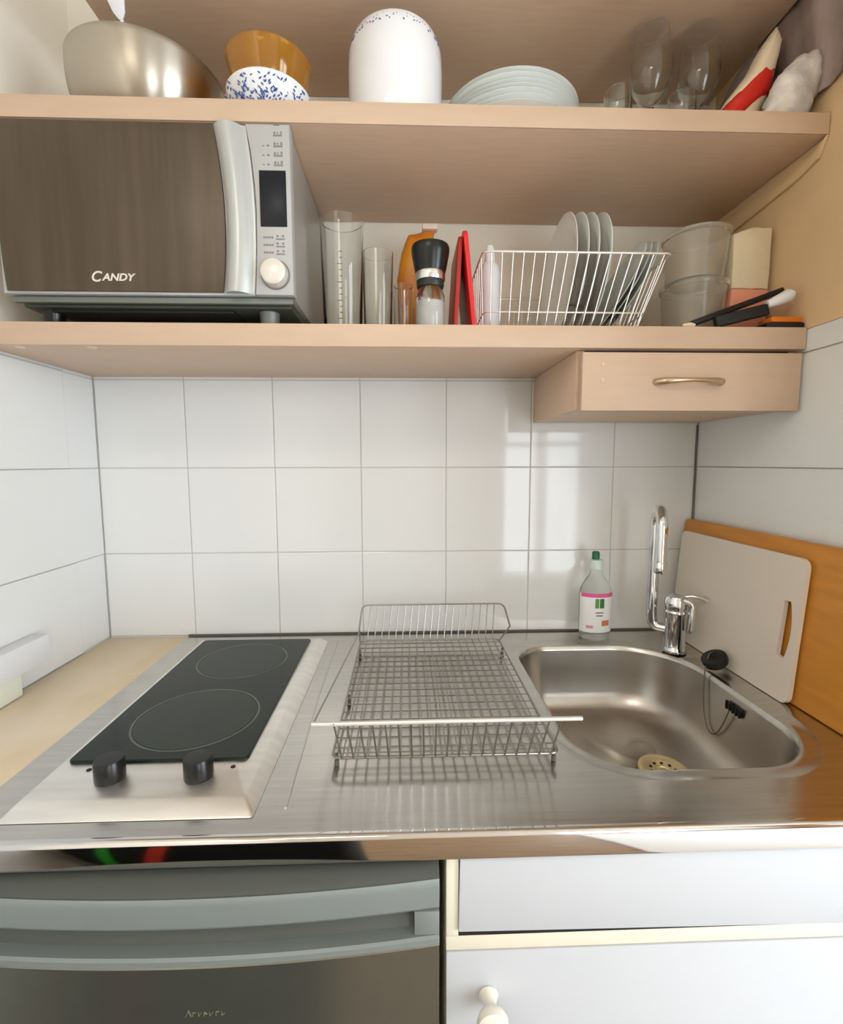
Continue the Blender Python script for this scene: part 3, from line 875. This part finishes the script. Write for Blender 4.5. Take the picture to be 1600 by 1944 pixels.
def densify(poly, n=6, wob=.0015, seed=1):
    rnd = random.Random(seed); out = []
    for i in range(len(poly)):
        a, b = poly[i], poly[(i + 1) % len(poly)]
        for k in range(n):
            t = k / n
            out.append((a[0] + (b[0] - a[0]) * t + rnd.uniform(-wob, wob), a[1] + (b[1] - a[1]) * t + rnd.uniform(-wob, wob)))
    return out
pk = thing('snack_packet', (1.28, -.245, .9765), 'cream packet with red band leaning between wine glass and white bag', 'packet')
P = densify([(1.236, .979), (1.310, .979), (1.340, 1.045), (1.352, 1.095), (1.360, 1.140), (1.350, 1.160), (1.326, 1.128), (1.300, 1.080), (1.262, 1.030)], 5, .0012, 2)
obj('packet_body', bag(NB(), P, -.263, -.220), CREAM, pk)
P = densify([(1.234, .978), (1.258, .978), (1.298, 1.012), (1.342, 1.046), (1.350, 1.092), (1.338, 1.106), (1.306, 1.078), (1.260, 1.025)], 5, .001, 3)
obj('red_band', bag(NB(), P, -.2665, -.217), REDB, pk)
wb = thing('crumpled_bag', (1.34, -.25, .9765), 'crumpled white printed plastic bag at right end of middle shelf', 'bag', 'crumpled bags at the shelf end')
P = densify([(1.300, .979), (1.372, .979), (1.380, .995), (1.392, 1.035), (1.394, 1.075), (1.384, 1.086), (1.352, 1.074), (1.322, 1.040), (1.305, 1.005)], 6, .0022, 5)
obj('bag_body', bag(NB(), P, -.312, -.268), BAGW, wb)
gb = thing('crumpled_bag', (1.35, -.17, .9765), 'grey crumpled bag standing tall behind white bag at right wall', 'bag', 'crumpled bags at the shelf end')
P = densify([(1.300, .980), (1.374, .980), (1.376, 1.10), (1.376, 1.180), (1.370, 1.188), (1.358, 1.165), (1.346, 1.135), (1.330, 1.09), (1.310, 1.03)], 6, .0025, 6)
obj('bag_body', bag(NB(), P, -.212, -.09), BAGG, gb)

bm = NB(); rows = []
for j in range(15):
    z = 1.335 - .022 * j; w = 1 - .30 * (j / 14) ** 1.5; rw = []
    for k in range(25):
        t = k / 24
        y = -.385 + (.255) * (t * w + (1 - w) * .35)
        x = 1.3900 + .0035 * math.sin(t * 21 + j * .25) + .0015 * math.sin(t * 47 + j * .6)
        rw.append((x, y, z - .012 * math.sin(t * PI)))
    rows.append(rw)
F_v = [[bm.verts.new(p) for p in r] for r in rows]; B_v = [[bm.verts.new((p[0] + .003, p[1], p[2])) for p in r] for r in rows]
for S in (F_v, B_v):
    for a, b in zip(S, S[1:]):
        for q in range(24): bm.faces.new([a[q], a[q + 1], b[q + 1], b[q]])
for q in range(24):
    bm.faces.new([F_v[0][q], F_v[0][q + 1], B_v[0][q + 1], B_v[0][q]]); bm.faces.new([F_v[-1][q], F_v[-1][q + 1], B_v[-1][q + 1], B_v[-1][q]])
for j in range(14):
    for q in (0, 24): bm.faces.new([F_v[j][q], F_v[j + 1][q], B_v[j + 1][q], B_v[j][q]])
solo('hanging_cloth', bm, mat('lilac_grey_cloth', col(176, 156, 148), .8, noise=(7, .2, (1, 1, 1), col(140, 120, 112))), 'lilac-grey cloth hanging on right wall in top right corner', 'cloth', origin=(1.39, -.26, 1.33), smooth=60)

# ================================================================== LOWER SHELF THINGS
Z0 = .6422
# measuring glass
mg = thing('measuring_glass', (.588, -.19, Z0), 'tall clear measuring glass with printed scale beside microwave', 'glass')
bm = lathe(NB(), [(0, Z0), (.034, Z0), (.036, Z0 + .004), (.0395, .84), (.041, .855), (.0396, .856), (.038, .84), (.0342, Z0 + .010), (0, Z0 + .008)], .588, -.19, 48)
mgb = obj('glass_body', bm, GLASS, mg)
bm = NB()
for k in range(12):
    a = -PI / 2 + .12; z = .672 + k * .0105
    w = .010 if k % 3 == 0 else .006
    r0 = .0366 + (z - Z0) * .015
    tube(bm, [(.588 + r0 * math.cos(a - w / r0), -.19 + r0 * math.sin(a - w / r0), z), (.588 + r0 * math.cos(a), -.19 + r0 * math.sin(a), z)], .0006, 5)
obj('printed_scale', bm, INK, mgb)
# tumbler
bm = lathe(NB(), [(0, Z0), (.024, Z0), (.0255, Z0 + .004), (.0285, .787), (.0288, .789), (.0275, .789), (.0242, Z0 + .012), (0, Z0 + .010)], .655, -.215, 40)
solo('tumbler', bm, GLASS, 'clear glass tumbler between measuring glass and pepper mill', 'glass', origin=(.655, -.215, Z0))
bm = lathe(NB(), [(0, Z0), (.016, Z0), (.0175, Z0 + .004), (.020, .745), (.0188, .746), (.0162, Z0 + .008), (0, Z0 + .007)], .702, -.18, 32)
solo('shot_glass', bm, GLASS, 'narrow clear glass just left of the pepper mill', 'glass', origin=(.702, -.18, Z0))
# grinder
ml = thing('spice_mill', (.748, -.258, Z0), 'glass spice mill with flared black cap at shelf front', 'mill')
mx, my = .749, -.258
bm = lathe(NB(), [(0, Z0), (.0235, Z0), (.025, Z0 + .003), (.025, .700), (.0225, .708), (.0185, .714), (0, .714)], mx, my, 40)
obj('glass_jar', bm, GLASS, ml)
bm = lathe(NB(), [(0, Z0 + .003), (.021, Z0 + .003), (.0215, Z0 + .01), (.0215, .690), (0, .690)], mx, my, 32)
obj('salt', bm, SALT, ml)
bm = lathe(NB(), [(0, .7142), (.0225, .7142), (.024, .718), (.0235, .7252), (0, .7252)], mx, my, 40)
obj('collar', bm, DARKM, ml)
bm = lathe(NB(), [(0, .7252), (.0250, .7252), (.0258, .727), (.0258, .738), (.0252, .740), (0, .740)], mx, my, 40)
obj('steel_band', bm, mat('band_steel', (.75, .72, .70, 1), .2, 1.0), ml)
bm = lathe(NB(), [(0, .740), (.0262, .740), (.0275, .744), (.0325, .770), (.0335, .779), (.0320, .784), (.026, .7865), (0, .788)], mx, my, 48)
obj('cap', bm, BLACK, ml)
# amber packet folded over with a clip
yp = thing('food_packet', (.735, -.10, Z0), 'amber packet with folded top clipped shut behind spice mill', 'packet')
P = densify([(.690, Z0 + .001), (.750, Z0 + .001), (.748, .76), (.756, .83), (.768, .882), (.742, .880), (.712, .872), (.696, .83), (.686, .76)], 5, .0012, 8)
obj('packet_body', bag(NB(), P, -.118, -.082), YEL, yp)
obj('closing_clip', box(NB(), .7405, .772, -.110, -.090, .882, .893, .002), mat('clip_white', col(236, 216, 204), .4), yp)
# red boards and white bottle
rb = thing('folding_cutting_mat', (.805, -.2, Z0), 'dark red plastic board standing left of the bright red one', 'board', 'red plastic boards')
obj('sheet', prism(NB(), rrect(-.255, -.12, Z0, .808, (.012,) * 4, 5), 'x', .790, .7975, .0015, rot=rot_about((.793, 0, Z0), 'Y', 3.2)), REDD, rb)
rc = thing('folding_cutting_mat', (.83, -.2, Z0), 'bright red plastic board leaning against the wire basket end', 'board', 'red plastic boards')
obj('sheet', prism(NB(), rrect(-.262, -.12, Z0 + .0006, .815, (.012,) * 4, 5), 'x', .8235, .8315, .0015, rot=rot_about((.8275, 0, Z0), 'Y', -6)), RED, rc)
wbt = thing('squeeze_bottle', (.862, -.16, Z0 + .02), 'white plastic squeeze bottle standing inside left end of wire basket', 'bottle')
bm = lathe(NB(), [(0, .6536), (.018, .6536), (.020, .658), (.020, .775), (.017, .788), (.010, .796), (0, .796)], .869, -.165, 32)
obj('bottle_body', bm, WPLAS, wbt)
obj('cap', lathe(NB(), [(0, .796), (.0105, .796), (.009, .818), (.006, .826), (0, .827)], .869, -.165, 24), WPLAS, wbt)

# wire basket of plates
wbk = thing('wire_basket', (.99, -.16, Z0), 'pale wire dish basket of standing plates on lower shelf', 'dish rack')
bx0, bx1, by0, by1 = .838, 1.166, -.282, -.045
cx0_, cx1_, cy0_, cy1_ = .846, 1.128, -.254, -.065
bm = NB()
tube(bm, rail_loop(bx0, bx1, by0, by1, .768, .012), .0021, 8, True)
obj('top_rim', bm, WIREL, wbk)
bm = NB()
tube(bm, rail_loop(cx0_ - .001, cx1_ + .006, cy0_ - .004, cy1_ + .004, .676, .010), .0016, 8, True)
obj('lower_rim', bm, WIREL, wbk)
bm = NB()
NV = 17
for k in range(NV):
    t = k / (NV - 1)
    xt = bx0 + .014 + t * (bx1 - bx0 - .028); xb = cx0_ + .010 + t * (cx1_ - cx0_ - .018)
    tube(bm, rounded([(xt, by0, .768), (xb, cy0_, .652), (xb, cy1_, .652), (xt, by1, .768)], .012, 4), .0011, 6)
for k in range(9):
    t = (k + 1) / 10
    yt = by0 + t * (by1 - by0); yb = cy0_ + t * (cy1_ - cy0_)
    tube(bm, rounded([(bx0, yt, .768), (cx0_, yb, .6505), (cx1_, yb, .6505), (bx1, yt, .768)], .012, 4), .0011, 6)
obj('wire_cage', bm, WIREL, wbk)
for x in (cx0_ + .02, cx1_ - .02):
    for y in (cy0_ + .015, cy1_ - .015):
        obj('foot', cyl(NB(), x, y, Z0 + .0003, .6505, .004, 14, .001), WPLAS, wbk)
# plates standing in the basket
std = None
for i, (x, tilt, lab) in enumerate([(1.004, 3, 'leftmost standing plate in the wire basket'), (1.022, 4, 'second standing plate from left in wire basket'), (1.038, 5, 'third standing plate from left in wire basket'), (1.060, 5, 'rightmost of the four upright plates in wire basket')]):
    if std is None:
        p = obj('side_plate', plate_bm(.113, .0026, .014), PORCG); std = p
    else: p = std.copy(); C.objects.link(p)
    p.matrix_world = Matrix.Translation((x, -.162, .6545)) @ Matrix.Rotation(math.radians(tilt), 4, 'Y') @ Matrix.Translation((0, 0, .113)) @ Matrix.Rotation(-PI / 2, 4, 'Y') @ Matrix.Translation((0, 0, -.008))
    setp(p, lab, 'plate', 'plates standing in the wire basket')
gsd = None
for i, (x, tilt, lab) in enumerate([(1.075, 27, 'leftmost of three slanting glass saucers in wire basket'), (1.085, 27, 'middle one of three slanting glass saucers in basket'), (1.097, 27, 'rightmost of three slanting glass saucers in basket')]):
    if gsd is None:
        p = obj('glass_saucer', plate_bm(.098, .0026, .012), GLASSG); gsd = p
    else: p = gsd.copy(); C.objects.link(p)
    p.matrix_world = Matrix.Translation((x, -.16, .655)) @ Matrix.Rotation(math.radians(tilt), 4, 'Y') @ Matrix.Translation((0, 0, .098)) @ Matrix.Rotation(-PI / 2, 4, 'Y') @ Matrix.Translation((0, 0, -.008))
    setp(p, lab, 'saucer', 'glass saucers slanting in the wire basket')

# two stacked clear tubs
def tub_bm(z0, z1, r0, r1):
    return lathe(NB(), [(0, z0), (r0 - .004, z0), (r0, z0 + .004), (r1 - .002, z1 - .010), (r1, z1 - .009), (r1 + .002, z1 - .004), (r1 + .001, z1), (r1 - .001, z1), (r1 - .003, z1 - .010), (r0 - .002, z0 + .006), (0, z0 + .003)], 0, 0, 48)
t1 = obj('clear_tub', tub_bm(0, .105, .050, .059), PLAST); t1.location = (1.262, -.185, Z0)
setp(t1, 'lower clear tub of the stacked pair beside wire basket', 'tub', 'stacked clear tubs')
t2 = t1.copy(); C.objects.link(t2); t2.location = (1.264, -.182, Z0 + .087)
t2.location.z = Z0 + .1065
t2.scale = (1, 1, .88)
setp(t2, 'upper clear tub of the stacked pair beside wire basket', 'tub', 'stacked clear tubs')

# cream and pink paper bag
fb = thing('flour_bag', (1.352, -.19, Z0), 'cream paper bag with pink lower half against right wall', 'bag')
bm = NB()
prism(bm, densify([(1.318, .735), (1.389, .735), (1.390, .845), (1.352, .846), (1.316, .832)], 4, .0008, 3), 'y', -.215, -.165, .004)
obj('upper_part', bm, PAPER, fb)
bm = NB()
prism(bm, densify([(1.312, Z0 + .001), (1.388, Z0 + .001), (1.3895, .735), (1.317, .735)], 4, .0008, 4), 'y', -.2155, -.1645, .004)
obj('lower_part', bm, PINK, fb, label='pink printed lower half')

# black utensils lying slanted, white handle and orange lighter
def slab_between(bm, a, b, w, th):
    a, b = Vector(a), Vector(b); d = (b - a); L = d.length
    t = bmesh.new(); bmesh.ops.create_cube(t, size=1)
    for v in t.verts: v.co = Vector((v.co.x * L, v.co.y * w, v.co.z * th))
    bmesh.ops.bevel(t, geom=list(t.edges), offset=min(w, th) * .3, segments=3, affect='EDGES', profile=.5)
    q = Vector((1, 0, 0)).rotation_difference(d.normalized())
    bmesh.ops.transform(t, matrix=Matrix.Translation((a + b) / 2) @ q.to_matrix().to_4x4(), verts=t.verts)
    merge(bm, t); return bm
bm = NB(); slab_between(bm, (1.200, -.272, .6495), (1.372, -.262, .713), .030, .010)
solo('black_spatula', bm, BLACK, 'long black plastic spatula slanting up towards right wall', 'utensil')
bm = NB(); slab_between(bm, (1.245, -.284, .6535), (1.338, -.284, .676), .012, .020)
blk = solo('black_grater', bm, BLACKM, 'short black handle lying below the slanting black spatula', 'utensil')
bm = NB(); tube(bm, [(1.334, -.287, .683), (1.352, -.287, .690), (1.372, -.287, .6985), (1.380, -.287, .702)], .01, 16, radii=[.006, .009, .0115, .006])
solo('white_handle', bm, WPLAS, 'white rounded handle end poking from under black spatula', 'utensil')
bm = box(NB(), 1.338, 1.394, -.296, -.262, Z0 + .0095, Z0 + .019, .0025)
solo('orange_lighter', bm, ORANGE, 'flat orange plastic piece at far right shelf end', 'lighter')
bm = box(NB(), 1.330, 1.397, -.297, -.262, Z0 + .0002, Z0 + .009, .002)
solo('dark_wallet', bm, BLACKM, 'flat dark case lying under the orange plastic piece', 'case')
bm = NB(); tube(bm, [(1.185, -.29, Z0 + .004), (1.197, -.291, Z0 + .005), (1.206, -.29, Z0 + .004)], .004, 10, radii=[.0028, .0042, .003])
solo('bottle_stopper', bm, CREAM, 'tiny cream stopper on shelf at foot of black spatula', 'stopper')

# ================================================================== FRIDGE
fr = thing('undercounter_fridge', (.47, -.35, -.9), 'grey metallic under-counter fridge with curved door below hob', 'fridge')
FX0, FX1 = .198, .7385
obj('cabinet_body', box(NB(), FX0, FX1, -.615, -.03, -.898, -.036, .004), FRIDGE, fr)
FR_PTS = 25
def fy(x, edge=-.649, mid=-.665):
    t = (x - FX0) / (FX1 - FX0)
    return edge + (mid - edge) * (1 - (2 * t - 1) ** 2)
def band(bm, prof, x0=FX0, x1=FX1, cap=True):
    """prof: list of (dy, z) added to the bowed front line"""
    rows = []
    for k in range(FR_PTS):
        x = x0 + (x1 - x0) * k / (FR_PTS - 1)
        rows.append([bm.verts.new((x, (fy(x) + dy) if not isinstance(dy, str) else float(dy), z)) for dy, z in prof])
    for a, b in zip(rows, rows[1:]):
        n = len(a)
        for q in range(n): bm.faces.new([a[q], a[(q + 1) % n], b[(q + 1) % n], b[q]])
    if cap:
        bm.faces.new(rows[0]); bm.faces.new(list(reversed(rows[-1])))
    return bm
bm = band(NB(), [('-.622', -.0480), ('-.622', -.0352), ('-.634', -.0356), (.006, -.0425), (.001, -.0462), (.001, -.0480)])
obj('door_top_shaded', bm, mat('fridge_shaded_grey', (.07, .075, .065, 1), .5), fr, 30, label='dark top face of the door')  # dark reflection of the worktop lip put into the colour
bm = band(NB(), [('-.622', -.0482), (.001, -.0482), (0, -.050), (-.001, -.056), (0, -.081), (.003, -.0855), (.007, -.0875), ('-.622', -.0875)])
dtop = obj('door_top_band', bm, FRIDGEL, fr, 30, label='paler upper door band')
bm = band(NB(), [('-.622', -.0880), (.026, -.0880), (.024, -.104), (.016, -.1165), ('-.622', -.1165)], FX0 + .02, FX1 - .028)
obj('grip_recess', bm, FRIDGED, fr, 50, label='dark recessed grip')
obj('grip_end', box(NB(), FX1 - .028, FX1, fy(FX1) + .001, -.622, -.1165, -.0880, .001), FRIDGEL, fr)
obj('grip_end', box(NB(), FX0, FX0 + .02, fy(FX0) + .001, -.622, -.1165, -.0880, .001), FRIDGEL, fr)
bm = band(NB(), [('-.622', -.1168), (.006, -.1168), (.002, -.1170), (-.001, -.1190), (-.001, -.1252), (.002, -.1270), ('-.622', -.1270)])
obj('door_trim', bm, FRIDGEL, fr, 30, label='pale curved trim line')
bm = band(NB(), [('-.622', -.1272), (.003, -.1272), (.001, -.130), (.001, -.84), (.004, -.845), ('-.622', -.845)])
dpn = obj('door_panel', bm, FRIDGE, fr, 30)
# faint badge on the door (letters not readable in the photo)
bm = NB()
xs = .462
for k, w in enumerate([.0065, .0045, .0045, .0045, .005, .0045, .0045]):
    y = fy(xs) + .0005
    if k == 0:
        tube(bm, [(xs, y, -.1865), (xs + .003, y, -.1795), (xs + .006, y, -.1865)], .0006, 5)
    else:
        tube(bm, [(xs, y, -.1865), (xs, y, -.1820)], .0005, 5); tube(bm, [(xs, y, -.1820 if k % 2 else -.1865), (xs + w - .0012, y, -.1820 if k % 3 else -.1843)], .0005, 5)
    xs += w + .0015
obj('badge', bm, mat('badge_metal', col(128, 126, 98), .5, .3), dpn, 0)
for x in (.24, .70):
    obj('foot', cyl(NB(), x, -.57, -.8998, -.898, .015, 16), BLACK, fr)
obj('plinth_grille', box(NB(), FX0 + .01, FX1 - .01, -.63, -.616, -.89, -.85, .001), BLACKM, fr)

# ================================================================== SINK BASE CABINET
cb = thing('sink_cabinet', (1.07, -.32, -.9), 'white sink base cabinet with false drawer front and cream edges', 'cabinet')
bm = NB()
box(bm, .7475, .7622, -.6300, -.03, -.1384, -.0325, .001); box(bm, .7475, .7635, -.6175, -.03, -.80, -.1384, .001); box(bm, 1.382, 1.398, -.617, -.03, -.80, -.0325, .001)
box(bm, .7635, 1.382, -.624, -.03, -.80, -.784)
box(bm, .7635, 1.382, -.050, -.03, -.784, -.16)
obj('carcass', bm, CABE, cb)
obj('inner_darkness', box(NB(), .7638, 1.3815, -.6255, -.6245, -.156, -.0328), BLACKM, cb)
obj('cross_rail', box(NB(), .7475, 1.398, -.6300, -.6258, -.1570, -.1385, .001), CABE, cb, label='cream cross rail')
frt = rot_about((1.39, -.63, -.08), 'Y', 0.72)
obj('drawer_front', box(NB(), .7625, 1.3965, -.6340, -.6302, -.1375, -.0328 - .0055, .0010, rot=frt), CABW, cb)
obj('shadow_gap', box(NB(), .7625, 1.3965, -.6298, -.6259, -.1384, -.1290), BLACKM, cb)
dr2 = obj('door', box(NB(), .7478, 1.397, -.6315, -.6180, -.790, -.1578, .0010), CABW, cb)
Rk = Matrix.Translation((.7975, -.6317, -.2130)) @ Matrix.Rotation(PI / 2, 4, 'X')
bm = lathe(NB(), [(0, 0), (.0105, 0), (.0115, .002), (.0095, .006), (.0070, .012), (.0085, .018), (.0150, .023), (.0178, .029), (.0168, .035), (.0110, .0375), (0, .038)], 0, 0, 36, rot=Rk)
obj('knob', bm, mat('knob_cream', col(236, 230, 216), .3), dr2)
obj('plinth', box(NB(), .75, 1.397, -.58, -.56, -.8995, -.80), CABE, cb)

# ================================================================== BEHIND THE CAMERA, ADDED FOR FILL LIGHT AND REFLECTIONS
cl = thing('fill_lamp', (.35, -1.9, 1.5), 'round white ceiling lamp added as unseen fill light behind the viewer', 'lamp')
obj('fill_lamp_body', lathe(NB(), [(0, 1.5), (.27, 1.5), (.28, 1.52), (.28, 1.58), (.24, 1.5995), (0, 1.5995)], .35, -1.9, 48), WPLAS, cl)

rg = solo('reflection_rug', box(NB(), 1.42, 2.80, -2.5, -0.95, -.8995, -.885, .005), mat('reflection_rug_white', col(240, 240, 242), .9, bump=(200, .5)),  # unseen rug, added so the worktop edge reflects white
          'white rug on floor right of viewer, added for the white reflection in worktop edge', 'rug')
su = thing('prop', (.31, -1.15, -.9), 'black upright suitcase with green and red straps added for its reflection in worktop edge', 'prop')  # unseen prop, added for the dark reflection in lip and fridge door
obj('prop_shell', box(NB(), .02, .60, -1.26, -1.06, -.885, -.20, .05, 5), PROPCLOTH, su)
for nm, xt, m_ in (('green_strap', .115, GREENS), ('red_strap', .215, REDS)):
    bm = prism(NB(), [(xt, -.25), (xt + .035, -.25), (xt - .135, -.84), (xt - .170, -.84)] if nm == 'red_strap' else [(xt, -.25), (xt + .022, -.25), (xt - .050, -.60), (xt - .072, -.60)], 'y', -1.0595, -1.053, .001)
    obj('prop_strap', bm, m_, su, label=nm.split('_')[0] + ' band on added prop')
for x in (.10, .52):
    obj('prop_wheel', cyl(NB(), 0, 0, -.012, .012, .0145, 20, rot=Matrix.Translation((x, -1.16, -.8852)) @ Matrix.Rotation(PI / 2, 4, 'Y')), RUBBER, su)
